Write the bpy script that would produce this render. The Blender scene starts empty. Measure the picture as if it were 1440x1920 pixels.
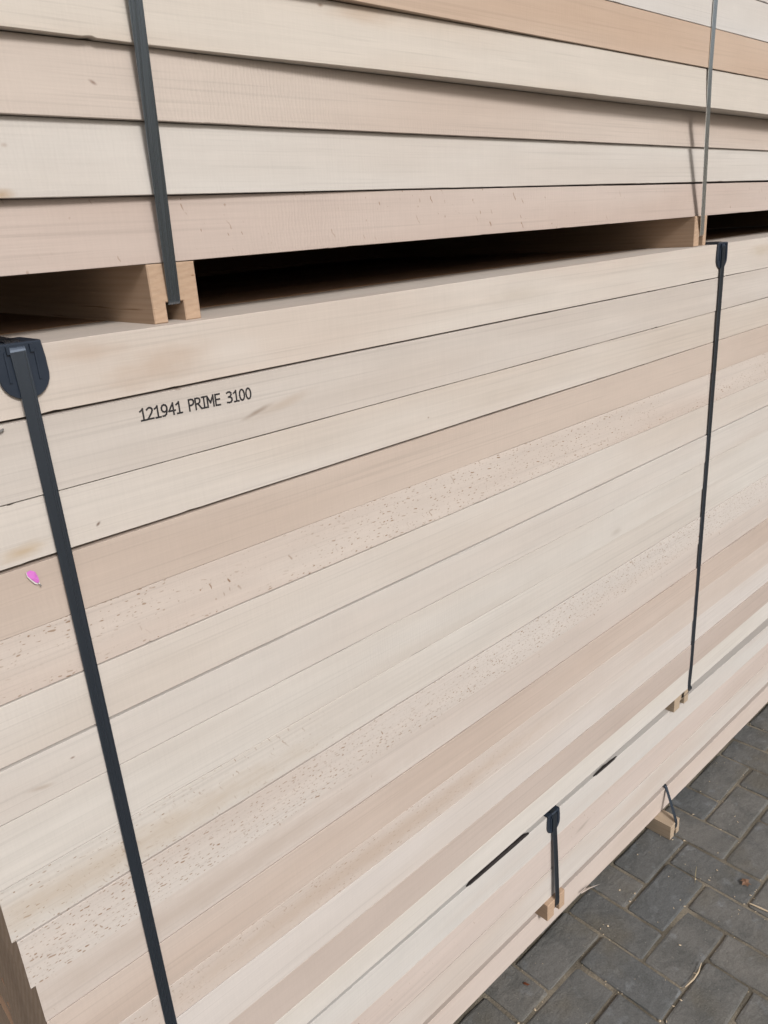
import bpy, math, random
from mathutils import Vector, Matrix

# ------------------------------------------------------------------ scene, camera, light
sc = bpy.context.scene
COL = sc.collection
S = 0.78                      # metres from the camera to the face of the main pack
H = 2.095 * S                 # camera height above the paving

def nrm(v): return v / v.length
FPX = 1453.0
Xc = Vector((1690, -640, FPX)).normalized()
Dc = Vector((280, 4040, FPX)); Dc = (Dc - Xc * Dc.dot(Xc)).normalized()
Nc = Xc.cross(Dc)
right = Vector((Xc[0], Nc[0], -Dc[0]))
down = Vector((Xc[1], Nc[1], -Dc[1]))
fwd = Vector((Xc[2], Nc[2], -Dc[2]))
cam_d = bpy.data.cameras.new('camera'); cam = bpy.data.objects.new('camera', cam_d); COL.objects.link(cam)
cam_d.sensor_fit = 'HORIZONTAL'; cam_d.sensor_width = 36.0; cam_d.lens = 36.0 * FPX / 1440.0
cam_d.clip_start = 0.01; cam_d.clip_end = 500
m = Matrix.Identity(4)
for i in range(3):
    m[i][0] = right[i]; m[i][1] = -down[i]; m[i][2] = -fwd[i]
m[2][3] = H
cam.matrix_world = m
sc.camera = cam

SUN_EL = math.radians(34.0); SUN_AZ = math.radians(8.0)     # sun in front of the stack, a little to the left
world = bpy.data.worlds.new('World'); sc.world = world; world.use_nodes = True
wn = world.node_tree; wn.nodes.clear()
sky = wn.nodes.new('ShaderNodeTexSky'); sky.sky_type = 'NISHITA'; sky.sun_disc = False
sky.sun_elevation = SUN_EL; sky.sun_rotation = math.pi + SUN_AZ
sky.air_density = 1.0; sky.dust_density = 6.0; sky.ozone_density = 1.0
hsv = wn.nodes.new('ShaderNodeHueSaturation'); hsv.inputs['Saturation'].default_value = 0.55
bg = wn.nodes.new('ShaderNodeBackground'); bg.inputs['Strength'].default_value = 0.082
wo = wn.nodes.new('ShaderNodeOutputWorld')
wn.links.new(sky.outputs[0], hsv.inputs['Color']); wn.links.new(hsv.outputs[0], bg.inputs['Color']); wn.links.new(bg.outputs[0], wo.inputs[0])
sl = bpy.data.lights.new('sun', 'SUN'); sl.energy = 2.4; sl.angle = math.radians(12); sl.color = (1.0, 0.982, 0.962)
sun = bpy.data.objects.new('sun', sl); COL.objects.link(sun)
sdir = Vector((-math.sin(SUN_AZ) * math.cos(SUN_EL), -math.cos(SUN_AZ) * math.cos(SUN_EL), math.sin(SUN_EL)))
sun.rotation_mode = 'QUATERNION'; sun.rotation_quaternion = (-sdir).to_track_quat('-Z', 'Y'); sun.location = sdir * 20
vs = sc.view_settings
vs.view_transform = 'Standard'; vs.look = 'None'; vs.gamma = 1.0; vs.use_curve_mapping = False
vs.exposure = -0.10
sc.cycles.max_bounces = 6; sc.cycles.diffuse_bounces = 2; sc.cycles.glossy_bounces = 3; sc.cycles.transmission_bounces = 1

# ------------------------------------------------------------------ helpers
rnd = random.Random(7)
def lin(c):
    out = []
    for v in c:
        v /= 255.0
        out.append(v / 12.92 if v <= 0.04045 else ((v + 0.055) / 1.055) ** 2.4)
    return out
def P(x, dep, z):             # stack units (x right, dep into the stack, z below the camera) -> metres
    return Vector((x * S, dep * S, H - z * S))
def A(xa, za, dep):           # a place seen at (xa, za) on the unit face, at its own depth
    return P(xa * dep, dep, za * dep)

def mesh_obj(name, verts, faces, mat, parent=None, loc=None, mats=None, smooth=False):
    me = bpy.data.meshes.new(name)
    o = Vector(loc) if loc is not None else Vector((0, 0, 0))
    me.from_pydata([tuple(Vector(v) - o) for v in verts], [], faces)
    for mm in (mats or [mat]): me.materials.append(mm)
    me.update()
    if smooth:
        for p in me.polygons: p.use_smooth = True
    ob = bpy.data.objects.new(name, me); COL.objects.link(ob)
    ob.location = o
    if parent is not None:
        ob.parent = parent
        ob.location = o - world_loc(parent)
    return ob
def world_loc(ob):
    l = Vector(ob.location); p = ob.parent
    while p is not None: l += Vector(p.location); p = p.parent
    return l
def empty(name, loc):
    e = bpy.data.objects.new(name, None); COL.objects.link(e); e.location = loc; e.empty_display_size = 0.1
    return e
def tag(o, label, cat, group=None):
    o['label'] = label; o['category'] = cat
    if group: o['group'] = group

class NT:
    def __init__(s, name):
        s.mat = bpy.data.materials.new(name); s.mat.use_nodes = True
        s.t = s.mat.node_tree; s.t.nodes.clear()
        s.out = s.n('ShaderNodeOutputMaterial'); s.b = s.n('ShaderNodeBsdfPrincipled')
        s.l(s.b.outputs[0], s.out.inputs[0])
    def n(s, kind, **kw):
        nd = s.t.nodes.new(kind)
        for k, v in kw.items(): setattr(nd, k, v)
        return nd
    def l(s, a, b): s.t.links.new(a, b)
    def put(s, sock, v):
        if hasattr(v, 'is_linked') or hasattr(v, 'links'): s.l(v, sock)
        else: sock.default_value = v
    def math(s, op, a, b=0.0, c=None, clamp=False):
        nd = s.n('ShaderNodeMath', operation=op); nd.use_clamp = clamp
        s.put(nd.inputs[0], a); s.put(nd.inputs[1], b)
        if c is not None: s.put(nd.inputs[2], c)
        return nd.outputs[0]
    def mix(s, f, a, b, mode='MIX'):
        nd = s.n('ShaderNodeMix', data_type='RGBA', blend_type=mode)
        s.put(nd.inputs[0], f); s.put(nd.inputs[6], a if not isinstance(a, (list, tuple)) else (*a[:3], 1)); s.put(nd.inputs[7], b if not isinstance(b, (list, tuple)) else (*b[:3], 1))
        return nd.outputs[2]
    def ramp(s, f, lo, hi):
        nd = s.n('ShaderNodeMapRange'); nd.interpolation_type = 'SMOOTHSTEP'
        s.put(nd.inputs[0], f); s.put(nd.inputs[1], lo); s.put(nd.inputs[2], hi)
        return nd.outputs[0]
    def noise(s, vec, scale, detail=3.0, rough=0.55, dist=0.0):
        nd = s.n('ShaderNodeTexNoise'); s.l(vec, nd.inputs['Vector'])
        nd.inputs['Scale'].default_value = scale; nd.inputs['Detail'].default_value = detail
        nd.inputs['Roughness'].default_value = rough; nd.inputs['Distortion'].default_value = dist
        return nd.outputs[0]
    def scaled(s, vec, sc_, off=(0, 0, 0), rot=(0, 0, 0)):
        nd = s.n('ShaderNodeMapping'); s.l(vec, nd.inputs[0])
        nd.inputs['Scale'].default_value = sc_; nd.inputs['Location'].default_value = off; nd.inputs['Rotation'].default_value = rot
        return nd.outputs[0]
    def bump(s, h, strength, dist):
        nd = s.n('ShaderNodeBump'); nd.inputs['Strength'].default_value = strength; nd.inputs['Distance'].default_value = dist
        s.l(h, nd.inputs['Height']); s.l(nd.outputs[0], s.b.inputs['Normal'])

ALB, SAT = 0.95, 0.68
def tone(c):
    g_ = 0.3 * c[0] + 0.59 * c[1] + 0.11 * c[2]
    return [v * ALB * k for v, k in zip(lin([g_ + (v - g_) * SAT for v in c]), (1.0, 1.005, 1.03))]
def wood(name, ca, cb, seed=0, dots=0.0, dash=0.0, saw=0.0, band=None, spots=(), streak=0.16, cath=0.0):
    """sawn beech: pale ground ca, warmer zones cb, ray flecks (dots, dashes), saw ripple, single stains"""
    s = NT(name)
    a = tone(ca); b = tone(cb)
    geo = s.n('ShaderNodeNewGeometry'); pos = geo.outputs['Position']
    off = (seed * 3.71 % 17, seed * 1.37 % 11, seed * 5.13 % 13)
    # soft zones along the board
    zone = s.noise(s.scaled(pos, (1.5, 6, 9), off), 1.0, 2.0, 0.5)
    col = s.mix(s.ramp(zone, 0.33, 0.68), a, b)
    # growth streaks following the grain
    st = s.noise(s.scaled(pos, (1.1, 60, 75), off, (0, math.radians(0.8 * ((seed % 5) - 2)), 0)), 1.0, 2.0, 0.6)
    cl = s.noise(s.scaled(pos, (9, 9, 22), off), 1.0, 3.0, 0.6)
    fac = s.math('MULTIPLY_ADD', st, streak, 1.0 - streak * .5)
    fac = s.math('MULTIPLY', fac, s.math('MULTIPLY_ADD', cl, 0.12, 0.94))
    fib = s.noise(s.scaled(pos, (14, 500, 620), off), 1.0, 1.0, 0.6)
    fac = s.math('MULTIPLY', fac, s.math('MULTIPLY_ADD', fib, 0.09, 0.955))
    gx = s.n('ShaderNodeSeparateXYZ'); s.l(pos, gx.inputs[0])
    # crisp grain lines and faint upright saw hairs
    gl = s.ramp(s.noise(s.scaled(pos, (2.4, 200, 330), off, (0, math.radians(1.2 * ((seed % 7) - 3)), 0)), 1.0, 1.0), 0.56, 0.72)
    hair = s.noise(s.scaled(pos, (520, 520, 26), off, (0, 0.25, 0)), 1.0, 1.0)
    fac = s.math('MULTIPLY', fac, s.math('SUBTRACT', s.math('MULTIPLY_ADD', hair, 0.07, 0.975), s.math('MULTIPLY', s.math('MULTIPLY', gl, cl), 0.15)))
    if cath:
        wv = s.n('ShaderNodeTexWave', wave_type='RINGS', rings_direction='Y'); wv.inputs['Scale'].default_value = 1.0
        s.l(s.scaled(pos, (2.2, 1, 36), (off[0] * .1, 0, off[2] * .2)), wv.inputs['Vector'])
        wv.inputs['Distortion'].default_value = 6.0; wv.inputs['Detail'].default_value = 3.0; wv.inputs['Detail Scale'].default_value = 0.6
        fac = s.math('MULTIPLY', fac, s.math('MULTIPLY_ADD', wv.outputs[1], cath, 1.0 - cath * .6))
    sc_ = s.n('ShaderNodeVectorMath', operation='SCALE'); s.l(col, sc_.inputs[0]); s.l(fac, sc_.inputs['Scale'])
    col = sc_.outputs[0]
    height = s.math('MULTIPLY', fib, 0.5)
    if saw:
        wv = s.n('ShaderNodeTexWave', wave_type='BANDS', bands_direction='X'); wv.inputs['Scale'].default_value = 1.0
        s.l(s.scaled(pos, (64, 1, 34), off), wv.inputs['Vector'])
        wv.inputs['Distortion'].default_value = 6.0; wv.inputs['Detail'].default_value = 3.0; wv.inputs['Detail Scale'].default_value = 1.4
        msk = s.ramp(s.noise(s.scaled(pos, (3, 1, 7), off), 1.0, 2.0), 0.35, 0.62)
        w = s.math('MULTIPLY', s.math('SUBTRACT', wv.outputs[1], 0.5), msk)
        col2 = s.n('ShaderNodeVectorMath', operation='SCALE'); s.l(col, col2.inputs[0]); s.l(s.math('MULTIPLY_ADD', w, saw * 0.028, 1.0), col2.inputs['Scale'])
        col = col2.outputs[0]
        height = s.math('MULTIPLY_ADD', w, saw * 0.6, height)
    def flecks(col, cw, ch, slant, r, dens, thr, dark, sd, height):
        # slanted 2-D cells on the face
        x = s.math('MULTIPLY', s.math('ADD', gx.outputs[0], s.math('MULTIPLY', gx.outputs[2], slant)), 1.0 / cw)
        z = s.math('MULTIPLY', s.math('ADD', gx.outputs[2], s.math('MULTIPLY', gx.outputs[1], 0.7)), 1.0 / ch)
        wx = s.noise(s.scaled(pos, (60, 1, 60), off), 1.0, 2.0)
        cb_ = s.n('ShaderNodeCombineXYZ'); s.l(s.math('ADD', x, s.math('MULTIPLY_ADD', wx, 2.4, sd * 7.7 + 40)), cb_.inputs[0]); s.l(s.math('ADD', z, s.math('MULTIPLY_ADD', wx, -1.6, sd * 3.3)), cb_.inputs[1])
        vo = s.n('ShaderNodeTexVoronoi', voronoi_dimensions='2D', feature='F1'); vo.inputs['Scale'].default_value = 1.0
        s.l(cb_.outputs[0], vo.inputs['Vector'])
        rgb = s.n('ShaderNodeSeparateColor'); s.l(vo.outputs['Color'], rgb.inputs[0])
        rad = s.math('MULTIPLY_ADD', s.math('POWER', rgb.outputs[1], 2.0), r * 1.0, r * 0.32)
        spot = s.math('SUBTRACT', 1.0, s.ramp(vo.outputs['Distance'], s.math('MULTIPLY', rad, 0.45), rad), clamp=True)
        on = s.math('LESS_THAN', rgb.outputs[0], dens)
        mk = s.ramp(s.noise(s.scaled(pos, (2.6, 1, 17), (off[0] + sd, 0, off[2])), 1.0, 2.0), thr, thr + 0.22)
        f = s.math('MULTIPLY', s.math('MULTIPLY', spot, on), mk)
        if band:
            # the flecked zone keeps to one side of the board
            d = s.math('ABSOLUTE', s.math('SUBTRACT', gx.outputs[2], s.math('MULTIPLY_ADD', gx.outputs[0], band[2], band[0])))
            f = s.math('MULTIPLY', f, s.math('SUBTRACT', 1.0, s.ramp(d, band[1] * .6, band[1] * 1.2), clamp=True))
            if len(band) > 3: f = s.math('MULTIPLY', f, s.math('SUBTRACT', 1.0, s.ramp(gx.outputs[0], band[3] * S * .6, band[3] * S), clamp=True))
        vis = s.math('MULTIPLY', f, s.math('MULTIPLY_ADD', rgb.outputs[2], 0.55, 0.38))
        return s.mix(vis, col, dark), height
    dk = [c * .47 for c in lin((188, 150, 116))]
    if dots:
        col, height = flecks(col, 0.0098, 0.0040, -0.35, 0.27, dots, 0.30, dk, 1 + seed, height)
    if dash:
        col, height = flecks(col, 0.0062, 0.019, 0.28, 0.22, dash, 0.42, dk, 2 + seed, height)
    if spots: nz = s.noise(s.scaled(pos, (30, 1, 90), off), 1.0, 2.0)
    for (sx, sz, rx, rz, tilt, scol, k) in spots:         # single knots and stains, placed on the face
        dx = s.math('SUBTRACT', gx.outputs[0], sx * S); dz = s.math('SUBTRACT', gx.outputs[2], H - sz * S)
        c, q = math.cos(math.radians(tilt)), math.sin(math.radians(tilt))
        u = s.math('MULTIPLY', s.math('ADD', s.math('MULTIPLY', dx, c), s.math('MULTIPLY', dz, q)), 1.0 / (rx * S))
        v = s.math('MULTIPLY', s.math('ADD', s.math('MULTIPLY', dx, -q), s.math('MULTIPLY', dz, c)), 1.0 / (rz * S))
        dd = s.math('SQRT', s.math('ADD', s.math('MULTIPLY', u, u), s.math('MULTIPLY', v, v)))
        dd = s.math('ADD', dd, s.math('MULTIPLY_ADD', nz, 1.1, -0.55))
        col = s.mix(s.math('MULTIPLY', s.math('SUBTRACT', 1.0, s.ramp(dd, 0.0, 1.25), clamp=True), k), col, tone(scol))
    s.l(col, s.b.inputs['Base Color'])
    s.b.inputs['Roughness'].default_value = 0.72
    s.b.inputs['Specular IOR Level'].default_value = 0.25
    s.bump(height, 0.35, 0.0006)
    return s.mat

def end_wood(name, ca, cb):
    s = NT(name)
    geo = s.n('ShaderNodeNewGeometry'); pos = geo.outputs['Position']
    oi = s.n('ShaderNodeObjectInfo')
    ad = s.n('ShaderNodeVectorMath', operation='ADD'); s.l(pos, ad.inputs[0])
    cb3 = s.n('ShaderNodeCombineXYZ'); s.l(s.math('MULTIPLY', oi.outputs['Random'], 3.0), cb3.inputs[1]); s.l(oi.outputs['Random'], cb3.inputs[2]); s.l(cb3.outputs[0], ad.inputs[1])
    wv = s.n('ShaderNodeTexWave', wave_type='RINGS', rings_direction='X'); wv.inputs['Scale'].default_value = 24.0
    s.l(ad.outputs[0], wv.inputs['Vector']); wv.inputs['Distortion'].default_value = 2.5; wv.inputs['Detail'].default_value = 3
    col = s.mix(s.math('MULTIPLY', wv.outputs[1], 0.6), lin(ca), lin(cb))
    st = s.ramp(s.noise(s.scaled(pos, (9, 9, 2.5)), 1.0, 3.0), 0.4, 0.66)
    col = s.mix(s.math('MULTIPLY', st, 0.4), col, [c * .6 for c in lin(cb)])
    nn = s.noise(s.scaled(pos, (300, 300, 120)), 1.0, 2.0)
    sc_ = s.n('ShaderNodeVectorMath', operation='SCALE'); s.l(col, sc_.inputs[0]); s.l(s.math('MULTIPLY_ADD', nn, 0.4, 0.8), sc_.inputs['Scale'])
    s.l(sc_.outputs[0], s.b.inputs['Base Color']); s.b.inputs['Roughness'].default_value = 0.85
    s.bump(nn, 0.4, 0.001)
    return s.mat

END = end_wood('board_end_grain', (178, 156, 136), (160, 134, 112))

def pine(name, ca, cb):
    s = NT(name)
    geo = s.n('ShaderNodeNewGeometry'); pos = geo.outputs['Position']
    wv = s.n('ShaderNodeTexWave', wave_type='BANDS', bands_direction='Z'); wv.inputs['Scale'].default_value = 1.0
    s.l(s.scaled(pos, (22, 2.0, 46), (0, 0, 0), (0, 0.45, 0)), wv.inputs['Vector'])
    wv.inputs['Distortion'].default_value = 5.0; wv.inputs['Detail'].default_value = 3; wv.inputs['Detail Scale'].default_value = 1.2
    col = s.mix(s.math('MULTIPLY', s.math('POWER', wv.outputs[1], 2.0), 0.22), lin(ca), lin(cb))
    nn = s.noise(s.scaled(pos, (90, 6, 260)), 1.0, 3.0)
    dkl = s.ramp(s.noise(s.scaled(pos, (60, 6, 330), (3, 2, 1), (0, 0.3, 0)), 1.0, 2.0), 0.66, 0.76)
    col = s.mix(s.math('MULTIPLY', dkl, 0.65), col, lin((120, 88, 58)))
    sc_ = s.n('ShaderNodeVectorMath', operation='SCALE'); s.l(col, sc_.inputs[0]); s.l(s.math('MULTIPLY_ADD', nn, 0.3, 0.85), sc_.inputs['Scale'])
    s.l(sc_.outputs[0], s.b.inputs['Base Color']); s.b.inputs['Roughness'].default_value = 0.75
    s.b.inputs['Specular IOR Level'].default_value = 0.25
    s.bump(nn, 0.4, 0.0008)
    return s.mat
PINE = pine('bearer_softwood', (178, 153, 131), (158, 129, 105))
PINE2 = pine('bearer_softwood_yellow', (174, 157, 137), (155, 134, 112))

def plain(name, c, rough=0.5, metal=0.0, spec=0.5, var=0.0, vscale=(40, 40, 40)):
    s = NT(name)
    base = lin(c)
    if var:
        geo = s.n('ShaderNodeNewGeometry')
        nn = s.noise(s.scaled(geo.outputs['Position'], vscale), 1.0, 3.0)
        sc_ = s.n('ShaderNodeVectorMath', operation='SCALE'); sc_.inputs[0].default_value = base
        s.l(s.math('MULTIPLY_ADD', nn, var * 2, 1 - var), sc_.inputs['Scale']); s.l(sc_.outputs[0], s.b.inputs['Base Color'])
        s.put(s.b.inputs['Roughness'], s.math('MULTIPLY_ADD', nn, 0.25, rough - 0.12))
    else:
        s.b.inputs['Base Color'].default_value = (*base, 1); s.b.inputs['Roughness'].default_value = rough
    s.b.inputs['Metallic'].default_value = metal; s.b.inputs['Specular IOR Level'].default_value = spec
    return s.mat
STRAP = plain('blued_steel_strap', (104, 114, 128), 0.29, 0.97, 0.5, 0.08, (700, 40, 2.0))
STEEL = plain('grey_steel_strap', (128, 138, 148), 0.26, 0.97, 0.5, 0.10, (700, 40, 2.0))
BRIGHT = plain('sky_sheen_steel_strap', (236, 242, 244), 0.28, 0.98, 0.5, 0.08, (700, 40, 2.0))  # silvery base brightened to stand in for the sky it reflects
PLASTIC = plain('corner_plastic', (38, 47, 60), 0.34, 0.0, 0.5, 0.10, (60, 60, 60))
def ink_mat():
    s = NT('black_ink'); geo = s.n('ShaderNodeNewGeometry'); pos = geo.outputs['Position']
    f = s.ramp(s.noise(s.scaled(pos, (500, 500, 900)), 1.0, 3.0, 0.7), 0.52, 0.78)
    s.l(s.mix(s.math('MULTIPLY', f, 0.4), lin((28, 27, 31)), lin((150, 138, 128))), s.b.inputs['Base Color']); s.b.inputs['Roughness'].default_value = 0.7
    return s.mat
INK = ink_mat()
PINK = plain('pink_paper', (206, 116, 200), 0.6, 0.0, 0.4, 0.12, (180, 180, 180))
WHITE = plain('white_paper', (226, 222, 220), 0.6, 0.0, 0.4)
WIRE = plain('staple_wire', (190, 190, 192), 0.35, 0.8)
BARK = plain('dark_bark', (52, 48, 48), 0.8, 0.0, 0.2, 0.5, (120, 120, 300))
SPLINT = plain('pale_splinter', (206, 188, 162), 0.8, 0.0, 0.2, 0.2, (150, 150, 150))

# ------------------------------------------------------------------ builders
def interp(tab, x):
    if not isinstance(tab, (list, tuple)): return tab
    if x <= tab[0][0]:
        (x0, v0), (x1, v1) = tab[0], tab[1]
    elif x >= tab[-1][0]:
        (x0, v0), (x1, v1) = tab[-2], tab[-1]
    else:
        for k in range(len(tab) - 1):
            if tab[k][0] <= x <= tab[k + 1][0]:
                (x0, v0), (x1, v1) = tab[k], tab[k + 1]; break
    t = (x - x0) / (x1 - x0)
    return v0 + (v1 - v0) * max(-0.4, min(1.4, t))

def board(parent, x0, x1, zt, zb, dep, width, mat, seed, n=26, rough=0.0006, cham=0.0005):
    """one sawn board; zt/zb/dep are numbers or (x, value) tables in stack units, width in metres"""
    r = random.Random(seed)
    xs = [x0 + (x1 - x0) * i / n for i in range(n + 1)]
    chips = {}
    if n > 4:
        for _ in range(6):
            cx = r.uniform(x0 + .02, x0 + 2.6); L = r.uniform(.004, .03); side = r.choice((0, 1)); dpt = r.uniform(.0003, .0012) * (1 if L < .012 else .5)
            for q, k_ in ((-L, 0), (-L * .3, .8), (L * .15, 1), (L * .7, 0)):
                xs.append(cx + q); chips[cx + q] = (side, dpt * k_)
        xs.sort()
    n = len(xs) - 1
    V = []; F = []
    jt = jb = 0.0
    for x in xs:
        jt = 0.75 * jt + r.uniform(-1, 1) * rough * 0.45; jb = 0.75 * jb + r.uniform(-1, 1) * rough * 0.45
        top = H - interp(zt, x) * S - abs(jt); bot = H - interp(zb, x) * S + abs(jb)
        y = interp(dep, x) * S
        X = x * S
        if x in chips:
            if chips[x][0]: top -= chips[x][1]
            else: bot += chips[x][1]
        c = cham * r.uniform(0.6, 1.3)
        V += [(X, y + c, bot), (X, y, bot + c), (X, y, top - c), (X, y + c, top), (X, y + width, top), (X, y + width, bot)]
    for i in range(n):
        a, b = i * 6, (i + 1) * 6
        for k in range(6):
            k2 = (k + 1) % 6
            F.append((a + k2, a + k, b + k, b + k2))
    F.append(tuple(range(0, 6))); F.append(tuple(reversed(range(n * 6, n * 6 + 6))))
    loc = P((x0 + x1) / 2, interp(dep, (x0 + x1) / 2), interp(zb, (x0 + x1) / 2))
    o = mesh_obj('board', V, F, None, parent, loc, mats=[mat, END])
    o.data.polygons[len(F) - 1].material_index = 1; o.data.polygons[len(F) - 2].material_index = 1
    return o

def bearer(parent, x0, x1, zt, zb, dep, length, gx0, gx1, gz, mat, name='bearer'):
    """squared bearer lying across the pack with a strap groove along its underside"""
    y0 = dep * S; y1 = y0 + length
    prof = [(x0, zb), (gx0, zb), (gx0, gz), (gx1, gz), (gx1, zb), (x1, zb), (x1, zt), (x0, zt)]
    c = 0.0012
    V = []
    inset = []
    cx = sum(p[0] for p in prof) / 8; cz = sum(p[1] for p in prof) / 8
    for (x, z) in prof: inset.append((x * S + (c if x < cx else -c) * (1 if x in (x0, x1) else -1) * 1.0, H - z * S + (c if z > cz else -c) * (1 if z in (zb, zt) else -1)))
    V += [(a, y0, b) for a, b in inset]
    V += [(p[0] * S, y0 + c, H - p[1] * S) for p in prof]
    V += [(p[0] * S, y1, H - p[1] * S) for p in prof]
    F = [(0, 1, 2, 7), (2, 3, 6, 7), (3, 4, 5, 6)]
    for k in range(8):
        k2 = (k + 1) % 8
        F.append((k2, k, 8 + k, 8 + k2)); F.append((8 + k2, 8 + k, 16 + k, 16 + k2))
    F += [(23, 18, 17, 16), (23, 22, 19, 18), (22, 21, 20, 19)]
    return mesh_obj(name, V, F, mat, parent, P((x0 + x1) / 2, dep, zb))

def chaikin(pts, it=2, t=0.12):
    for _ in range(it):
        out = [pts[0]]
        for i in range(len(pts) - 1):
            a, b = pts[i], pts[i + 1]
            L = (b - a).length
            tt = min(0.25, 0.006 / max(L, 1e-6)) if _ == 0 else 0.25
            if i > 0: out.append(a.lerp(b, tt))
            if i < len(pts) - 2: out.append(a.lerp(b, 1 - tt))
        out.append(pts[-1]); pts = out
    return pts
def strap(parent, pts, width, thick=0.0009, name='strap', side=Vector((1, 0, 0)), mat=None):
    """flat steel strap through the points, its width along the board direction"""
    pts = chaikin([Vector(p) for p in pts], 2)
    V = []; F = []
    for i, p in enumerate(pts):
        t = (pts[min(i + 1, len(pts) - 1)] - pts[max(i - 1, 0)]).normalized()
        s_ = (side - t * side.dot(t)).normalized()
        nn = s_.cross(t).normalized()
        for a, b in ((-1, -1), (1, -1), (1, 1), (-1, 1)):
            V.append(p + s_ * (a * width / 2) + nn * (b * thick / 2))
    n = len(pts)
    for i in range(n - 1):
        for k in range(4):
            k2 = (k + 1) % 4
            F.append((i * 4 + k, i * 4 + k2, i * 4 + 4 + k2, i * 4 + 4 + k))
    F.append((3, 2, 1, 0)); F.append(tuple(range(n * 4 - 4, n * 4)))
    return mesh_obj(name, V, F, mat or STRAP, parent, pts[-1])

def hull(prof):
    """prof: list of (z, y); outer (smallest y) chain a tight strap would follow"""
    pr = sorted(prof); out = []
    for p in pr:
        while len(out) >= 2:
            (z1, y1), (z2, y2) = out[-2], out[-1]
            if (y2 - y1) * (p[0] - z1) >= (p[1] - y1) * (z2 - z1): out.pop()
            else: break
        out.append(p)
    return out

def protector(parent, x, zt, dep, w=0.046, h=0.050, top=0.055):
    """plastic edge protector: rounded tongue on the face, bent over the top edge, ribs beside the strap"""
    c = P(x, dep, zt); V = []; F = []
    def prism(outline, y0, y1):
        k = len(V); n = len(outline); cx = sum(p[0] for p in outline) / n; cz = sum(p[1] for p in outline) / n
        for (a, b) in outline: V.append((c.x + a, c.y + y1, c.z + b))
        for (a, b) in outline: V.append((c.x + a, c.y + y0 + 0.0008, c.z + b))
        for (a, b) in outline: V.append((c.x + cx + (a - cx) * .965, c.y + y0, c.z + cz + (b - cz) * .97))
        for ring in (0, 1):
            for i in range(n):
                j = (i + 1) % n
                F.append((k + ring * n + i, k + ring * n + j, k + (ring + 1) * n + j, k + (ring + 1) * n + i))
        F.append(tuple(k + 2 * n + i for i in range(n)))
    r = w / 2
    out = [(-r * .93, 0.003), (-r, -0.012), (-r * 1.02, -h + r * .95)]
    for i in range(1, 12):
        a = math.pi * i / 12
        out.append((-r * 1.02 * math.cos(a), -h + r * .95 - r * .95 * math.sin(a)))
    out += [(r * 1.02, -h + r * .95), (r, -0.012), (r * .93, 0.003)]
    prism(out, -0.0035, 0.0)
    for sx in (-1, 1):                                     # raised ribs and the strap guides
        x0 = sx * r * .60
        prism([(x0 - .0011, -.004), (x0 - .0011, -h * .66), (x0 + .0011, -h * .66), (x0 + .0011, -.004)], -0.0049, -0.003)
        x1 = sx * 0.0108
        prism([(x1 - .0016, .001), (x1 - .0016, -.0065), (x1 + .0016, -.0065), (x1 + .0016, .001)], -0.0062, -0.003)
    # bend and top flange
    k = len(V); prof = [(-0.0035, 0.0), (-0.0030, 0.0022), (-0.0012, 0.0034), (0.004, 0.0036), (top, 0.0032), (top, 0.0004), (0.0, 0.0004), (0.0, 0.0)]
    m_ = len(prof)
    for sx in (-1, 1):
        for (yy, zz) in prof: V.append((c.x + sx * r * .93, c.y + yy, c.z + zz))
    for i in range(m_):
        j = (i + 1) % m_
        F.append((k + i, k + j, k + m_ + j, k + m_ + i))
    F.append(tuple(k + i for i in range(m_))); F.append(tuple(k + m_ + i for i in reversed(range(m_))))
    return mesh_obj('corner_protector', V, F, PLASTIC, parent, c)

XL, LEN = 0.137, 3.974        # left end and length of the packs, stack units

def inner_boards(parent, rows, dep_front, first_w, seed, depth=1.02, colours=None, mats=None):
    r = random.Random(seed)
    for zt, zb in rows:
        y = dep_front * S + first_w + 0.004; kk = 0
        end = dep_front * S + depth
        while y < end - 0.05:
            w = min(r.choice((0.13, 0.15, 0.17, 0.19)), end - y)
            kk += 1; x0 = XL + .014 + .004 * kk
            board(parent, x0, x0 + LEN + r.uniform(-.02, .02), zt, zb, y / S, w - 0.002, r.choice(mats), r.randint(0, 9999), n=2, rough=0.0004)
            y += w

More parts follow.
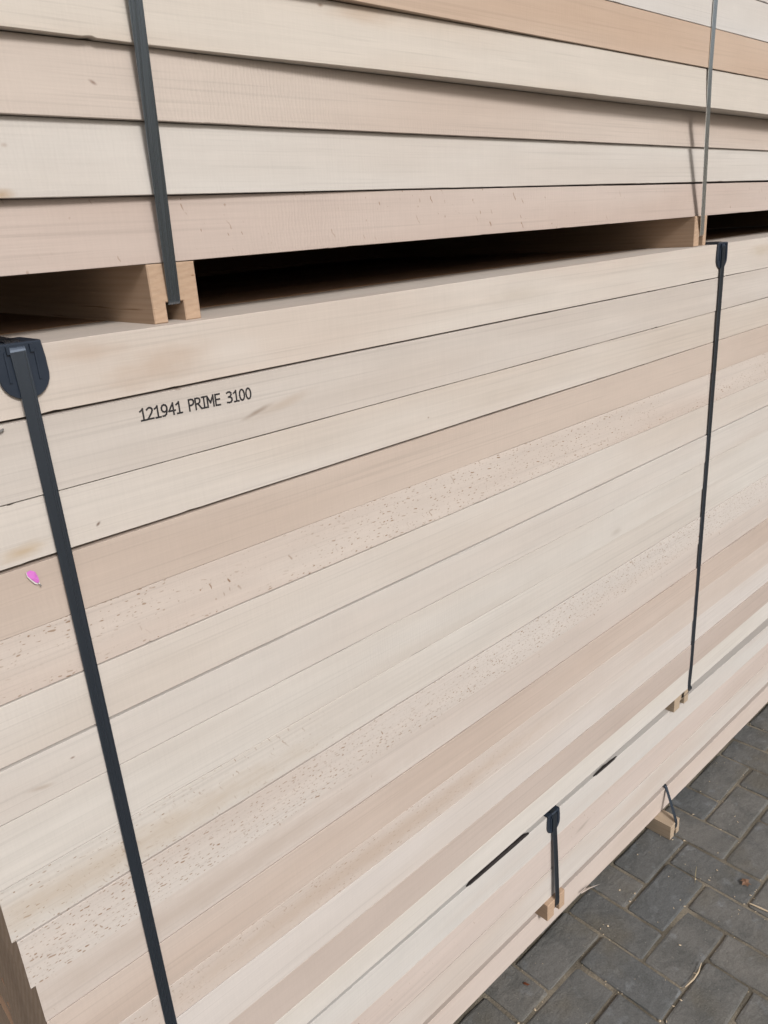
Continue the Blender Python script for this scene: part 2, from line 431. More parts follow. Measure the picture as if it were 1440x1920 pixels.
# ------------------------------------------------------------------ setting: paving
def ground_mat():
    s = NT('joint_grit'); geo = s.n('ShaderNodeNewGeometry'); pos = geo.outputs['Position']
    n1 = s.noise(pos, 9.0, 3.0); n2 = s.noise(pos, 260.0, 3.0, 0.7)
    col = s.mix(s.ramp(n1, 0.35, 0.65), lin((98, 92, 81)), lin((134, 126, 112)))
    sc_ = s.n('ShaderNodeVectorMath', operation='SCALE'); s.l(col, sc_.inputs[0]); s.l(s.math('MULTIPLY_ADD', n2, 1.2, 0.4), sc_.inputs['Scale'])
    s.l(sc_.outputs[0], s.b.inputs['Base Color']); s.b.inputs['Roughness'].default_value = 0.95; s.bump(n2, 0.9, 0.004)
    return s.mat
def paver_mat():
    s = NT('concrete_paver'); geo = s.n('ShaderNodeNewGeometry'); pos = geo.outputs['Position']
    oi = s.n('ShaderNodeObjectInfo')
    rr = s.math('FRACT', s.math('ADD', oi.outputs['Random'], geo.outputs['Random Per Island']))
    col = s.mix(rr, lin((93, 96, 98)), lin((117, 115, 111)))
    blot = s.ramp(s.noise(pos, 13.0, 4.0, 0.6, 0.5), 0.38, 0.70)
    col = s.mix(s.math('MULTIPLY', blot, 0.55), col, lin((80, 82, 81)))
    pale = s.ramp(s.noise(pos, 21.0, 4.0, 0.6), 0.56, 0.76)
    col = s.mix(s.math('MULTIPLY', pale, 0.6), col, lin((132, 136, 140)))
    brown = s.ramp(s.noise(s.scaled(pos, (6, 6, 6), (4, 2, 0)), 1.0, 3.0), 0.5, 0.75)
    col = s.mix(s.math('MULTIPLY', brown, 0.6), col, lin((102, 97, 86)))
    gr = s.noise(pos, 300.0, 3.0, 0.75)
    vo = s.n('ShaderNodeTexVoronoi'); vo.inputs['Scale'].default_value = 120.0; s.l(pos, vo.inputs['Vector'])
    sep = s.n('ShaderNodeSeparateColor'); s.l(vo.outputs['Color'], sep.inputs[0])
    fleck = s.math('MULTIPLY', s.math('SUBTRACT', 1.0, s.ramp(vo.outputs['Distance'], 0.08, 0.24), clamp=True), s.math('LESS_THAN', sep.outputs[0], 0.09))
    sc_ = s.n('ShaderNodeVectorMath', operation='SCALE'); s.l(col, sc_.inputs[0]); s.l(s.math('MULTIPLY_ADD', gr, 1.1, 0.44), sc_.inputs['Scale'])
    col = s.mix(s.math('MULTIPLY', fleck, 0.5), sc_.outputs[0], lin((165, 160, 152)))
    s.l(col, s.b.inputs['Base Color']); s.put(s.b.inputs['Roughness'], s.math('MULTIPLY_ADD', blot, 0.15, 0.68))
    s.b.inputs['Specular IOR Level'].default_value = 0.35
    s.bump(s.math('MULTIPLY_ADD', s.noise(pos, 60.0, 3.0), 2.0, gr), 0.7, 0.0022)
    return s.mat
GRIT, PAVER = ground_mat(), paver_mat()
g = 60.0
ground = mesh_obj('ground', [(-g, -g, 0), (g, -g, 0), (g, g, 0), (-g, g, 0)], [(0, 1, 2, 3)], GRIT, None, (0, 0, -0.0045))
ground.location = (0, 0, -0.0045); ground.data.transform(Matrix.Translation((0, 0, 0.0065)))
for v in ground.data.vertices: v.co.z = 0.0
ground['kind'] = 'structure'

MOD = 0.135 * S
def paver_geo(r, w, l):
    """rounded-edge block: top face, chamfer, skirt; slightly worn corners"""
    g_ = 0.0040; c = 0.0030; V = []
    def ring(ins, z, j):
        pts = []
        cs = ((g_ + ins, g_ + ins), (w - g_ - ins, g_ + ins), (w - g_ - ins, l - g_ - ins), (g_ + ins, l - g_ - ins))
        for k in range(4):
            (ax, ay), (bx, by) = cs[k], cs[(k + 1) % 4]
            for t in (.03, .36, .66, .97): pts.append((ax + (bx - ax) * t + wob[k][0] * (1 if j else 0) + r.uniform(-j, j), ay + (by - ay) * t + r.uniform(-j, j), z + r.uniform(-j, j) * .5))
        return pts
    wob = [(r.uniform(-.0004, .0004), 0) for _ in range(4)]
    V += ring(0, -0.03, 0.0); V += ring(0, -0.0040, 0.0012); V += ring(c * .5, -0.0012, 0.0012); V += ring(c * 1.8, 0.0, 0.0007)
    F = []
    for k in range(3):
        for i in range(16):
            j = (i + 1) % 16
            F.append((k * 16 + i, k * 16 + j, k * 16 + 16 + j, k * 16 + 16 + i))
    F.append(tuple(48 + i for i in range(16)))
    return V, F
pr = random.Random(3)
cells = []
for b in range(-24, 12):
    for a in range(-26, 34):
        k = (a - b) % 4
        x = (1.51 + 0.135 * a) * S; y = (0.557 + 0.135 * b) * S
        if k == 0: cells.append((x, y, 1))
        elif k == 3: cells.append((x, y, 0))
cells.sort(key=lambda c: (c[0] - 1.5) ** 2 + (c[1] - 0.55) ** 2)
variants = {}
for o_ in (0, 1):
    for k in range(5):
        V, F = paver_geo(pr, 2 * MOD if o_ else MOD, MOD if o_ else 2 * MOD)
        me = bpy.data.meshes.new('paver'); me.from_pydata(V, [], F); me.materials.append(PAVER); me.update(); variants[(o_, k)] = me
for (x, y, o_) in cells[:300]:
    ob = bpy.data.objects.new('paver', variants[(o_, pr.randrange(5))]); COL.objects.link(ob); ob.parent = ground
    ob.location = (x + pr.uniform(-.001, .001), y + pr.uniform(-.001, .001), 0.0045 - pr.uniform(0, 0.0022))
    ob.rotation_euler = (pr.uniform(-.012, .012), pr.uniform(-.012, .012), pr.uniform(-.006, .006))
V = []; F = []
for (x, y, o_) in cells[300:]:
    v, f = paver_geo(pr, 2 * MOD if o_ else MOD, MOD if o_ else 2 * MOD); k = len(V); dz = pr.uniform(0, .0025)
    V += [(p[0] + x, p[1] + y, p[2] - dz) for p in v]; F += [tuple(i + k for i in q) for q in f]
rest = mesh_obj('paver_field', V, F, PAVER, ground, (0, 0, 0)); rest['kind'] = 'stuff'

# ------------------------------------------------------------------ main pack (the middle of the stack)
W_ = {}
def wd(k, *a, **kw):
    W_[k] = wood('beech_' + k, *a, **kw); return W_[k]
pale, grey, pinkc, tan = (206, 196, 184), (196, 187, 178), (200, 178, 160), (190, 166, 146)
m2 = [
 wd('warm_stained', (206, 194, 180), (203, 185, 168), 1, spots=[(0.50, .150, .10, .028, 8, (188, 156, 128), .5), (0.40, .118, .06, .016, 0, (190, 160, 134), .5), (.62, .150, .07, .03, -10, (212, 204, 194), .25), (1.30, .135, .12, .018, 0, (184, 168, 148), .35), (2.45, .118, .10, .02, 0, (190, 168, 138), .5)]),
 wd('grey_smooth', (202, 191, 179), (196, 182, 168), 2, spots=[(.645, .244, .030, .0045, 14, (150, 128, 108), .8), (.70, .240, .07, .009, 10, (186, 164, 142), .6), (.52, .186, .006, .003, 0, (150, 122, 104), .8)]),
 wd('pale_arched', (206, 195, 182), (200, 184, 167), 3, spots=[(.372, .345, .0045, .0022, 40, (120, 92, 74), .95), (.27, .352, .035, .011, 6, (192, 162, 122), .8), (1.02, .33, .003, .002, 0, (150, 120, 100), .7)], cath=.025),
 wd('pink_plain', (199, 178, 160), (194, 171, 152), 4, saw=.5, streak=.1),
 wd('flecked', (205, 190, 176), (200, 180, 164), 5, dots=.62, dash=.24),
 wd('pale_plain', (206, 196, 184), (202, 188, 173), 6, saw=.3, streak=.1),
 wd('pale_plain_b', (204, 195, 184), (200, 187, 174), 7, streak=.12, spots=[(.27, .668, .004, .002, 0, (140, 110, 92), .8), (.22, .690, .02, .004, -12, (170, 146, 124), .5)]),
 wd('pale_rippled', (205, 197, 186), (199, 188, 175), 8, saw=.9, spots=[(1.70, .772, .03, .012, 0, (176, 164, 150), .5)]),
 wd('beige_flecked', (205, 197, 186), (200, 189, 176), 9, dots=.40, dash=.55, streak=.20, cath=.03, band=(H - .862 * S, .045, -.0, .85), spots=[(.30, .868, .42, .034, -1, (190, 168, 142), .6)]),
 wd('dotted', (204, 193, 182), (199, 182, 168), 10, dots=.95, dash=.12, streak=.12),
 wd('beige_smooth', (203, 190, 178), (198, 182, 169), 11, dash=.10, streak=.2, spots=[(.45, 1.035, .5, .034, 0, (188, 168, 151), .6)]),
 wd('rosy_beige', (199, 179, 163), (194, 171, 153), 12, streak=.16),
 wd('rosy_flecked', (203, 189, 177), (199, 181, 166), 13, dots=.5, dash=.6, band=(H - 1.20 * S, .035, 0, 1.5), spots=[(.85, 1.205, .6, .028, 0, (190, 165, 143), .7)]),
 wd('pale_grey', (206, 196, 187), (201, 188, 176), 14),
 wd('brown_pink', (192, 173, 159), (188, 167, 152), 15, streak=.1),
 wd('white_clean', (208, 201, 191), (205, 196, 183), 16, streak=.1),
]
inner = [plain('darkened_inner_beech_' + str(k), c_, .8, 0, .2, .12, (1.5, 30, 40)) for k, c_ in enumerate(((150, 122, 100), (142, 114, 94), (158, 130, 108)))]  # brown beech darkened further, putting the shade of the gaps into the colour
GROUP = 'strapped packs of sawn beech boards stacked together'
J2 = [(.100, .0865), (.1865, .174), (.286, .264), (.370, .349), (.459, .437), (.547, .527), (.636, .618), (.717, .703), (.814, .787), (.905, .876), (.996, .966), (1.073, 1.049), (1.170, 1.143), (1.245, 1.234), (1.345, 1.322), (1.434, 1.413), (1.5025, 1.4895)]
G2 = [0, (.0036, .0016), (.0016, .0014), (.0060, .0010), (.0004, .0004), (.0018, .0004), (.0034, .0024), (.0022, .0006), (.0004, .0004), (.0020, .0003), (.0004, .0003), (.0009, .0005), (.0006, .0003), (.0003, .0003), (.0003, .0003), (.0003, .0003), 0]
r2 = random.Random(21)
off2 = [(.0015, 0), (-.003, -.001), (-.0005, .0008), (.001, .0), (.001, .0012), (.0, .001), (-.001, -.0015), (.0006, .0), (.0008, .0022), (-.001, .0004), (.0016, .0026), (.0005, -.0006), (.001, .0), (.0, .0018), (.0012, .0), (.0006, .0016)]
ends2 = [.118, .119, .112, .120, .121, .122, .123, .126, .1345, .1405, .1475, .1480, .1484, .1488, .1492, .1496]
pack2 = empty('timber_pack', P(2.1, 1.0, 1.50))
tag(pack2, 'tall main pack of pale beech boards printed 121941 PRIME 3100, two dark straps', 'timber pack', GROUP)
rows2 = []; boards2 = []
for i in range(16):
    def tab(j, sgn):
        gl, gr_ = (G2[j][0] * .9, G2[j][1] * .85) if G2[j] else (0, 0)
        return [(.33, J2[j][0] + sgn * gl / 2), (2.2, J2[j][1] + sgn * gr_ / 2)]
    zt, zb = tab(i, 1), tab(i + 1, -1)
    dp = [(.33, 1 + off2[i][0]), (2.2, 1 + off2[i][1])]
    boards2.append(board(pack2, ends2[i], ends2[i] + LEN, zt, zb, dp, 0.150, m2[i], 100 + i, rough=.0009 if i in (0, 2, 7) else .0005))
    rows2.append((zt, zb))
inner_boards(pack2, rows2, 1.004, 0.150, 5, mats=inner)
for (x0, x1, g0, g1) in ((.300, .395, .325, .356), (2.170, 2.268, 2.2085, 2.2395), (3.90, 3.99, 3.93, 3.96)):
    bearer(pack2, x0, x1, 1.5030 if x0 < 1 else 1.4905 if x0 < 3 else 1.478, 1.5785 if x0 < 1 else 1.5870 if x0 < 3 else 1.596, 1.033, 0.96, g0, g1, 1.556, PINE2)
def pack2_strap(xt, zt_top, bx):
    prof = [(zt_top + .012, .9925), (zt_top + .055, .9925)]
    x_ = interp(xt, .8)
    for i in range(16):
        for z in (interp(rows2[i][0], x_) + .002, interp(rows2[i][1], x_) - .002):
            prof.append((z, interp([(.33, 1 + off2[i][0]), (2.2, 1 + off2[i][1])], x_) - .0012))
    prof = [p for p in prof if p[0] > zt_top + .011]
    h = hull(prof)
    pts = [P(interp(xt, zt_top), 1.30, zt_top - .0055), P(interp(xt, zt_top), 1.003, zt_top - .0065), P(interp(xt, zt_top), .9925, zt_top + .003)]
    for (z, y) in h: pts.append(P(interp(xt, z), y, z))
    fine = []
    for a, b in zip(pts[2:-1], pts[3:]):
        n = max(1, int((b - a).length / .12))
        fine += [a.lerp(b, k / n) for k in range(n)]
    pts = pts[:2] + fine + [pts[-1]]
    pts += [P(bx, 1.006, 1.512), P(bx, 1.030, 1.552), P(bx, 1.045, 1.5575), P(bx, 1.40, 1.5575)]
    return strap(pack2, pts, 0.0147)
pack2_strap([(.1, .3155), (.185, .3185), (.415, .3287), (.68, .3308), (1.22, .3255), (1.5, .325)], .0985, .340)
pack2_strap([(.08, 2.1815), (.13, 2.1820), (.44, 2.202), (.92, 2.2125), (1.12, 2.208), (1.467, 2.196), (1.5, 2.197)], .0868, 2.224)
pack2_strap([(.08, 3.90), (1.5, 3.93)], .074, 3.945)
protector(pack2, .3185, .0990, .9995); protector(pack2, 2.1825, .0872, .9995); protector(pack2, 3.90, .0742, .9995)

# printed words on the second board
GL = {
 '1': (.66, [[(.10, .80), (.26, .90), (.36, 1.0), (.36, 0)], [(.12, 0), (.60, 0)]]),
 '2': (.72, [[(.08, .86), (.20, .96), (.34, 1), (.48, .96), (.56, .86), (.57, .72), (.50, .55), (.34, .34), (.07, .02), (.62, .02)]]),
 '9': (.72, [[(.60, .66), (.57, .50), (.46, .39), (.32, .37), (.18, .43), (.09, .58), (.09, .76), (.18, .93), (.33, 1), (.48, .95), (.58, .82), (.60, .62), (.57, .36), (.47, .14), (.32, .03), (.14, .02)]]),
 '4': (.72, [[(.49, 0), (.49, 1), (.05, .33), (.66, .33)]]),
 'P': (.66, [[(.09, 0), (.09, 1), (.34, 1), (.49, .95), (.56, .83), (.56, .68), (.49, .55), (.34, .47), (.09, .47)]]),
 'R': (.72, [[(.09, 0), (.09, 1), (.34, 1), (.49, .95), (.55, .84), (.55, .70), (.48, .57), (.34, .50), (.09, .50)], [(.33, .50), (.66, 0)]]),
 'I': (.52, [[(.06, 1), (.44, 1)], [(.25, 1), (.25, 0)], [(.06, 0), (.44, 0)]]),
 'M': (.86, [[(.09, 0), (.09, 1), (.40, .36), (.71, 1), (.71, 0)]]),
 'E': (.64, [[(.54, 1), (.09, 1), (.09, 0), (.54, 0)], [(.09, .53), (.51, .53)]]),
 '3': (.72, [[(.08, .93), (.24, 1), (.42, .98), (.54, .87), (.53, .70), (.42, .58), (.24, .54)], [(.24, .54), (.46, .49), (.58, .36), (.57, .19), (.46, .06), (.28, .01), (.06, .06)]]),
 '0': (.72, [[(.34 + .26 * math.sin(t * math.pi / 8), .5 + .5 * math.cos(t * math.pi / 8)) for t in range(17)]]),
}
def lettering(parent, text, x0, x1, zb, cap, dep):
    wid = sum(GL[c][0] if c != ' ' else .62 for c in text)
    ux = (x1 - x0) * S / wid; cap *= S
    V = []; F = []; cur = 0.0; hw = .098
    for c in text:
        if c == ' ': cur += .62; continue
        adv, strokes = GL[c]
        for st in strokes:
            pts = [Vector(((cur + a) * ux, b * cap)) for a, b in st]
            for a, b in zip(pts[:-1], pts[1:]):
                t = (b - a).normalized(); n_ = Vector((-t.y, t.x)) * hw * cap; e = t * hw * cap * .75
                k = len(V)
                for q in (a - e + n_ * .8, a - e - n_ * .8, b + e - n_ * .8, b + e + n_ * .8):
                    V.append((x0 * S + q.x, dep(x0 + q.x / S) * S - 0.00035 - 0.00001 * (len(V) % 7), H - interp(zb, x0 + q.x / S) * S + q.y))
                F.append((k, k + 1, k + 2, k + 3))
        cur += adv
    return mesh_obj('lettering', V, F, INK, parent, (x0 * S, S, H - zb[0][1] * S))
le = lettering(boards2[1], '121941 PRIME 3100', .4555, .6385, [(.4555, .2195), (.6385, .2215)], .0158, lambda x: interp([(.33, 1 + off2[1][0]), (2.2, 1 + off2[1][1])], x))
le['label'] = 'black printed text 121941 PRIME 3100'
# torn pink paper and a staple on the fourth board
c = A(.2755, .390, .998)
pk = [(.66 * a_, .72 * b_) for a_, b_ in [(-.0088, .0105), (-.003, .0125), (.003, .0085), (.0058, .000), (.0062, -.006), (.0052, -.0105), (.001, -.0078), (-.0045, -.001), (-.0085, .005)]]
def flat_patch(name, outline, c, mat, parent, lift=.0012, curl=.0016, th=.0003):
    n = len(outline); V = [(c.x, c.y - lift - curl, c.z)]
    for i, (a, b) in enumerate(outline): V.append((c.x + a, c.y - lift - curl * (0.2 + .8 * ((i * 7) % 5) / 5), c.z + b))
    V += [(v[0], v[1] + th, v[2]) for v in V]
    F = [(0, 1 + (i + 1) % n, 1 + i) for i in range(n)] + [(n + 1, n + 2 + i, n + 2 + (i + 1) % n) for i in range(n)]
    F += [(1 + i, 1 + (i + 1) % n, n + 2 + (i + 1) % n, n + 2 + i) for i in range(n)]
    return mesh_obj(name, V, F, mat, parent, c)
o = flat_patch('paper_scrap', pk, c, PINK, boards2[3]); o['label'] = 'torn scrap of pink paper stapled to the board'
flat_patch('torn_paper_edge', [(-.0062, .0076), (-.0056, .0078), (-.0052, .003), (-.0026, -.002), (.001, -.0060), (.0026, -.0088), (-.0003, -.0070), (-.0036, -.002), (-.0062, .003)], c, WHITE, boards2[3], .0008, .0006)
strap(boards2[3], [c + Vector((.0030, -.0005, -.0065)), c + Vector((.0030, -.0032, -.0062)), c + Vector((.0046, -.0032, -.0108)), c + Vector((.0046, -.0005, -.0110))], .0010, .0007, 'staple').data.materials[0] = WIRE
c = A(.2795, .1955, .995)
strap(boards2[1], [c + Vector((-.012, .003, -.001)), c + Vector((-.011, -.0025, -.001)), c + Vector((.001, -.0035, .0015)), c + Vector((.0012, .002, .0012))], .0018, .0014, 'staple', Vector((0, 0, 1))).data.materials[0] = WIRE

# ------------------------------------------------------------------ upper pack
p3 = 1.035
m3 = [
 wd('upper_pink_sawn', (201, 181, 167), (196, 172, 156), 21, saw=1.4, dash=.16, streak=.08),
 wd('upper_pale', (207, 199, 188), (202, 190, 177), 22, saw=.5, streak=.09, spots=[(.345, -.071, .018, .008, 0, (186, 152, 112), .85), (.36, -.125, .005, .003, 0, (170, 140, 120), .5)]),
 wd('upper_rosy_sawn', (203, 185, 169), (198, 176, 158), 23, saw=1.5, streak=.08, spots=[(.478, -.196, .006, .0025, -25, (150, 118, 100), .9)]),
 wd('upper_cream', (208, 196, 180), (204, 184, 162), 24, streak=.12, spots=[(.835, -.315, .006, .003, 0, (160, 128, 104), .8), (.92, -.315, .07, .018, 0, (196, 166, 136), .6)]),
 wd('upper_orange', (202, 172, 145), (197, 162, 132), 25, saw=.6, streak=.1, spots=[(1.40, -.43, .01, .005, 0, (110, 80, 60), .6)]),
 wd('upper_white', (208, 202, 194), (204, 195, 184), 26, streak=.1),
 wd('upper_grey', (203, 197, 190), (200, 190, 180), 27, streak=.1),
]
o3 = [
 [(.3, 0), (2.4, 0)],
 [(.3, -.0155), (1.0, -.004), (2.4, -.0005)],
 [(.3, -.0250), (1.0, -.013), (2.4, -.0065)],
 [(.3, -.0420), (.57, -.0310), (.95, -.0400), (1.5, -.0500), (2.0, -.0540), (2.4, -.0550)],
 [(.3, -.0480), (1.2, -.0520), (2.0, -.0580), (2.4, -.0580)],
 [(.3, -.049), (2.4, -.0590)],
 [(.3, -.051), (2.4, -.0605)],
 [(.3, -.048), (2.4, -.058)], [(.3, -.052), (2.4, -.063)], [(.3, -.046), (2.4, -.058)], [(.3, -.050), (2.4, -.060)],
]
J3 = [(.0185, .0105), (-.0660, -.0680), (-.155, -.1480), (-.2425, -.2370), (-.331, -.3210), (-.4165, -.4060), (-.4990, -.4925), (-.583, -.577), (-.667, -.662), (-.751, -.747), (-.835, -.832), (-.92, -.917)]
G3 = [0, (.0004, .0044), .0002, .0002, .0005, .0008, .001, .001, .001, .001, .001, 0]
pack3 = empty('timber_pack', P(2.1, p3, .09))
tag(pack3, 'topmost pack of beech boards with uneven overhanging rows and an orange board', 'timber pack', GROUP)
rows3 = []
for i in range(11):
    dep = [(x, p3 + d) for x, d in o3[i]]
    xs = [.33, .95, 1.5, 2.4]
    def zt_(j, tabd, sgn):
        gg = G3[j] if isinstance(G3[j], tuple) else (G3[j], G3[j])
        a_, b_ = J3[j]
        return [(x, (a_ + (b_ - a_) * (x - .33) / 2.07) * interp(tabd, x) + sgn * (gg[0] + (gg[1] - gg[0]) * (x - .33) / 2.07) / 2) for x in xs]
    depu = [(x, p3 + d) for x, d in o3[min(i + 1, 10)]]
    zb = zt_(i, dep, -1); zt = zt_(i + 1, depu, 1)
    x0 = .10 + rnd.uniform(0, .03)
    mat = m3[i] if i < 7 else m3[(i * 3) % 7]
    board(pack3, x0, x0 + LEN, zt, zb, dep, 0.150, mat, 300 + i, rough=.0005)
    rows3.append((zt, zb, dep))
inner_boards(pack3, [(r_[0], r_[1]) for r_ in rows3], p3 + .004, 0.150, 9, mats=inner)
for (x0, x1, g0, g1, zt, zb) in ((.5195, .5935, .5405, .5685, .0192, .0992), (2.083, 2.150, 2.110, 2.134, .0112, .0872), (3.70, 3.77, 3.725, 3.749, .0045, .0765)):
    bearer(pack3, x0, x1, zt, zb, p3 - (.0005 if x0 < 1 else .0055), 0.96, g0, g1, zb - .0275, PINE)
def pack3_strap(xt, xref, zg, mat):
    prof = []
    for (zt, zb, dep) in rows3:
        for z in (interp(zt, xref) + .002, interp(zb, xref) - .002):
            prof.append((z, interp(dep, xref) - .0014))
    prof.append((zg + .0002, p3 - .0024 - (.005 if xref > 1 else 0)))
    h = hull(prof)
    pts = [P(interp(xt, z), y, z) for z, y in h]
    fine = []
    for a, b in zip(pts[:-1], pts[1:]):
        n = max(1, int((b - a).length / .1)); fine += [a.lerp(b, k / n) for k in range(n)]
    x_ = interp(xt, zg)
    pts = [P(interp(xt, h[0][0]), 1.4, h[0][0] - .006), P(interp(xt, h[0][0]), h[0][1] + .002, h[0][0] - .005)] + fine + [pts[-1], P(x_, p3 + .004, zg + .0022), P(x_, 1.4, zg + .0022)]
    return strap(pack3, pts, 0.0145, mat=mat)
pack3_strap([(-.50, .536), (-.287, .537), (-.24, .537), (-.158, .5404), (-.063, .5439), (.058, .549), (.07, .552)], .545, .0735, STEEL)
pack3_strap([(-.45, 2.001), (-.30, 1.9985), (-.233, 2.011), (-.155, 2.040), (.045, 2.116), (.06, 2.121)], 2.03, .0615, BRIGHT)
pack3_strap([(-.9, 3.72), (.05, 3.737)], 3.73, .051, BRIGHT)

# ------------------------------------------------------------------ low pack under the main pack
p1 = 1.048
pack1 = empty('timber_pack', P(2.1, p1, 1.876))
tag(pack1, 'low pack three boards high under the main pack, black protector on its top edge', 'timber pack', GROUP)
m1 = [wd('low_pale', (203, 198, 190), (200, 190, 180), 31, streak=.1), wd('low_pink', (204, 186, 174), (198, 178, 164), 32, dash=.22, band=(H - 1.70 * S, .03, 0), spots=[(1.66, 1.735, .045, .008, 6, (156, 140, 124), .6)]), wd('low_light', (203, 194, 184), (200, 184, 170), 33, streak=.14)]
zz1 = [1.5795, 1.680, 1.784, 1.890]; rows1 = []; b1 = []
for i in range(3):
    rows1.append((zz1[i] + .0004 if i else [(.63, 1.579), (2.95, 1.5915)], zz1[i + 1] - .0004))
    b1.append(board(pack1, .13 + i * .006, .13 + LEN, rows1[i][0], rows1[i][1], p1 + (0, .0006, -.0004)[i], 0.15, m1[i], 400 + i))
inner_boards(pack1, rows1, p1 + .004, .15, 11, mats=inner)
bearer(pack1, 1.458, 1.544, 1.8898, 1.9477, 1.0335, .96, 1.4905, 1.5165, 1.924, PINE)
bearer(pack1, .36, .446, 1.8898, 1.9477, 1.0335, .96, .39, .416, 1.924, PINE)
bearer(pack1, 3.75, 3.83, 1.8898, 1.9477, 1.0335, .96, 3.78, 3.806, 1.924, PINE)
def pack1_strap(xa, xb):
    pts = [P(xa, 1.4, 1.5770), P(xa, 1.047, 1.5768), P(xa, 1.0405, 1.584), P(xa, 1.0405, 1.632), P(xa + (xb - xa) * .4, 1.0365, 1.72), P(xb, 1.0310, 1.885), P(xb, 1.0305, 1.915), P(xb, 1.036, 1.9255), P(xb, 1.4, 1.9255)]
    strap(pack1, pts, 0.0150); protector(pack1, xa, 1.5834, p1 - .0005)
pack1_strap(1.4985, 1.5025); pack1_strap(.40, .403); pack1_strap(3.80, 3.793)
# dark bark left along the top edge of the low pack
def bark(x0, x1, h_, seed, wid=.010, dd=.0):
    r = random.Random(seed); n = 16; V = []; F = []
    for i in range(n + 1):
        t = i / n; x = (x0 + (x1 - x0) * t) * S; e = math.sin(math.pi * min(1, max(0, t))) ** .5
        hh = h_ * (t ** .7 if h_ > .01 else e) * e * r.uniform(.45, 1.2) + .0004; y = (p1 + dd) * S
        z0 = H - interp([(.63, 1.579), (2.95, 1.5915)], x / S) * S
        V += [(x, y - .0006 * e, z0 - .0012), (x, y + .001, z0 + hh), (x, y + wid * e + .003, z0 + hh * r.uniform(.7, 1.1)), (x, y + wid * e + .004, z0)]
    for i in range(n):
        for k in range(4):
            k2 = (k + 1) % 4; F.append((i * 4 + k2, i * 4 + k, i * 4 + 4 + k, i * 4 + 4 + k2))
    F += [(0, 1, 2, 3), (n * 4 + 3, n * 4 + 2, n * 4 + 1, n * 4)]
    o = mesh_obj('bark_strip', V, F, BARK, b1[0], P((x0 + x1) / 2, p1, 1.5795)); o['label'] = 'dark strip of bark left on the board edge'
bark(1.130, 1.39, .0102, 1, .007); bark(1.71, 1.84, .002, 2, .002)

# ------------------------------------------------------------------ lowest layer on the paving
p0 = 1.070
pack0 = empty('timber_pack', P(2.1, p0, 2.095))
tag(pack0, 'lowest single layer of rosy boards lying on bearers on the dark paving', 'timber pack', GROUP)
m0 = wd('bottom_rosy', (205, 187, 174), (200, 180, 164), 41, streak=.12)
bb = board(pack0, .125, .125 + LEN, 1.9480, 2.0375, [(1.0, p0), (2.4, p0 - .002)], .15, m0, 500, rough=.001)
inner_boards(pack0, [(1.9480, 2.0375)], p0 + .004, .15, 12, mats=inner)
for x0 in (2.148, .40, 3.75):
    bearer(pack0, x0, x0 + .0625, 2.0377, 2.0945, 1.003, .98, x0 + .0265, x0 + .0430, 2.070, PINE2)
sx = 2.1835
strap(pack0, [P(2.262, 1.30, 1.9455), P(2.232, 1.084, 1.9445), P(2.2235, 1.0685, 1.9435), P(sx, 1.0015, 2.036), P(sx, 1.0015, 2.060), P(sx, 1.006, 2.0715), P(sx, 1.3, 2.0715)], .0105)
sp = P(1.645 * 1.055, 1.052, 2.0185)
o = mesh_obj('splinter', [sp + Vector(v) for v in ((-.05, .004, .003), (-.05, .004, -.001), (-.02, -.002, -.0015), (.012, -.012, -.004), (-.018, -.003, .002), (-.03, .006, 0))], [(0, 1, 2, 4), (4, 2, 3), (0, 4, 3, 5), (5, 3, 2, 1)], m0, bb, sp)

# ------------------------------------------------------------------ unseen pack added behind to block light through the gaps
light_block_pack = empty('timber_pack', P(2.1, 2.45, 2.0))
tag(light_block_pack, 'unseen pack of boards added behind the stack to block light through the open gap', 'timber pack', GROUP)
rb = random.Random(77)
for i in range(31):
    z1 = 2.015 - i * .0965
    board(light_block_pack, -.3 + rb.uniform(0, .03), -.3 + 4.9, z1 - .0955, z1, 2.45 + rb.uniform(0, .006), .16, rb.choice(inner), 600 + i, n=2)
for x0 in (.2, 2.1, 3.9): bearer(light_block_pack, x0, x0 + .08, 2.0165, 2.0945, 2.455, .2, x0 + .028, x0 + .052, 2.068, PINE)

# ------------------------------------------------------------------ litter on the paving
def G(u, v, h=0.0):           # paving point under a place measured in the photograph, kept as a plain world position
    r = Vector((u - 720, v - 960, FPX)); t = (H - h) / r.dot(Dc)
    return Vector((r.dot(Xc) * t, r.dot(Nc) * t, h))
def stick(name, pts, w, h_, mat, label, cat, group=None):
    V = []; F = []; n = len(pts)
    for i, p in enumerate(pts):
        t = (pts[min(i + 1, n - 1)] - pts[max(i - 1, 0)]).normalized(); s_ = Vector((-t.y, t.x, 0)).normalized()
        k = w * (.45 if i in (0, n - 1) else 1)
        V += [p - s_ * k, p + s_ * k, p + s_ * k * .6 + Vector((0, 0, h_)), p - s_ * k * .7 + Vector((0, 0, h_))]
    for i in range(n - 1):
        for k in range(4):
            k2 = (k + 1) % 4; F.append((i * 4 + k, i * 4 + k2, i * 4 + 4 + k2, i * 4 + 4 + k))
    F += [(3, 2, 1, 0), tuple(range(n * 4 - 4, n * 4))]
    o = mesh_obj(name, V, F, mat, None, pts[0]); tag(o, label, cat, group); return o
stick('wood_splinter', [G(1315, 1806, .003), G(1310, 1822, .004), G(1301, 1836, .004), G(1285, 1851, .003)], .0014, .0016, SPLINT, 'thin curved pale wood splinter lying along a paving joint', 'splinter')
stick('wood_splinter', [G(1405, 1694, .003), G(1424, 1702, .003), G(1448, 1713, .003)], .0024, .002, SPLINT, 'straight wider pale wood sliver at the right below the leaf', 'splinter')
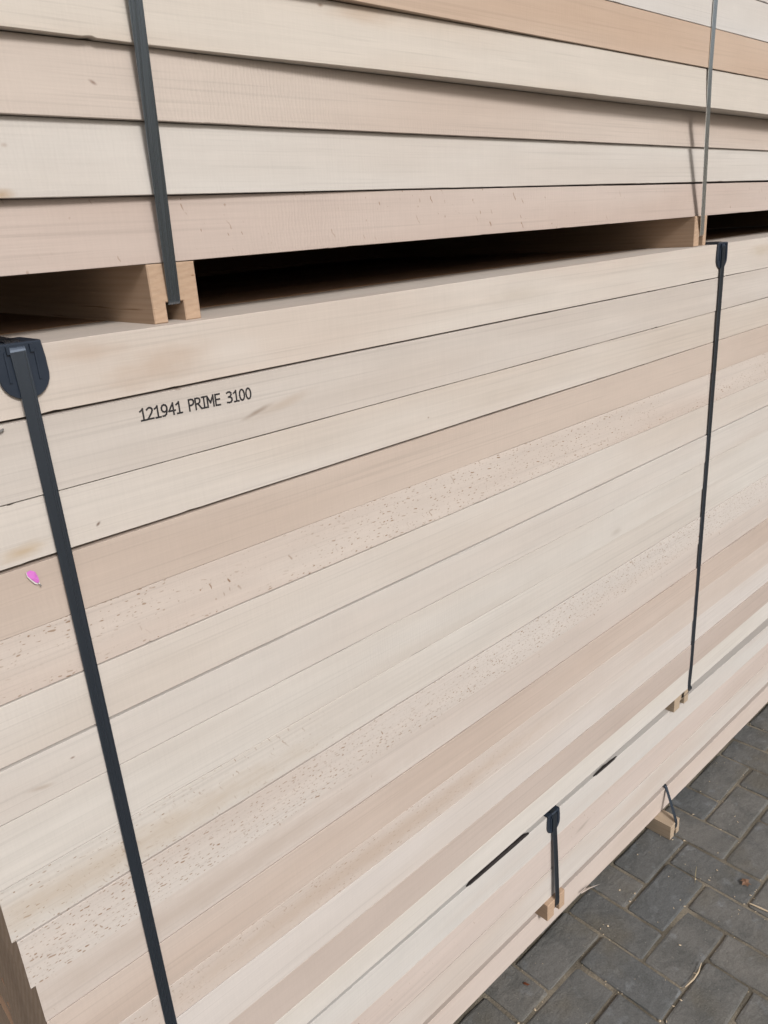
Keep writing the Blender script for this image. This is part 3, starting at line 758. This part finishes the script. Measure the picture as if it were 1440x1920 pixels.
stick('grass_blade', [G(1303, 1656, .001), G(1304, 1640, .006), G(1306, 1625, .012)], .0009, .0006, plain('dry_grass', (150, 140, 110), .8), 'short dry grass blade standing in a paving joint', 'grass blade')
LEAF = plain('dry_leaf', (128, 100, 82), .8, 0, .2, .3, (160, 160, 160))
def leaf(name, c, outline, sc_, rot, mat, label):
    n = len(outline); V = [(c.x, c.y, c.z + .004)]
    for i, (a, b) in enumerate(outline):
        x = (a * math.cos(rot) - b * math.sin(rot)) * sc_; y = (a * math.sin(rot) + b * math.cos(rot)) * sc_
        V.append((c.x + x, c.y + y, c.z + .001 + .006 * ((i * 5) % 4) / 4))
    V += [(v[0], v[1], v[2] - .0004) for v in V]
    F = [(0, 1 + i, 1 + (i + 1) % n) for i in range(n)] + [(n + 1, n + 2 + (i + 1) % n, n + 2 + i) for i in range(n)]
    F += [(1 + (i + 1) % n, 1 + i, n + 2 + i, n + 2 + (i + 1) % n) for i in range(n)]
    o = mesh_obj(name, V, F, mat, None, c); tag(o, label, 'leaf'); return o
leaf('dry_leaf', G(1398, 1656, .001), [(1, .1), (.62, .34), (.5, .8), (.1, .5), (-.35, .85), (-.45, .35), (-1, .15), (-.6, -.2), (-.55, -.75), (-.05, -.45), (.4, -.8), (.55, -.3)], .0150, .9, LEAF, 'dry brown lobed leaf lying on the dark pavers')
leaf('leaf_fragment', G(987, 1846, .001), [(1, .1), (.4, .4), (-.5, .5), (-1, 0), (-.4, -.35), (.5, -.4)], .0085, 1.9, plain('red_brown_leaf', (112, 66, 46), .8, 0, .2, .2), 'small red-brown leaf fragment in a joint near the bottom board')
V = []; F = []; rc = random.Random(5)
for i in range(420):
    x = rc.uniform(.7, 2.6); y = rc.uniform(.25, .85)
    if rc.random() < .55:       # crumbs collect in the joints
        if rc.random() < .5: x = (1.51 + .135 * round((x / S - 1.51) / .135)) * S + rc.gauss(0, .003)
        else: y = (.557 + .135 * round((y / S - .557) / .135)) * S + rc.gauss(0, .003)
    L = rc.choice((.0008, .001, .0013, .0018, .0028)); wv = L * rc.uniform(.3, .8); a = rc.uniform(0, 6.3); k = len(V)
    ca, sa = math.cos(a), math.sin(a)
    for (p, q) in ((-L, -wv), (L, -wv * .7), (L * .9, wv), (-L * .8, wv)): V.append((x + p * ca - q * sa, y + p * sa + q * ca, .0002))
    V.append((x, y, .0002 + wv * .9))
    F += [(k, k + 1, k + 4), (k + 1, k + 2, k + 4), (k + 2, k + 3, k + 4), (k + 3, k, k + 4)]
cr = mesh_obj('wood_crumbs', V, F, SPLINT, None, (1.6, .5, 0)); cr['kind'] = 'stuff'
tag(cr, 'tiny pale wood crumbs scattered over the pavers', 'wood crumbs')
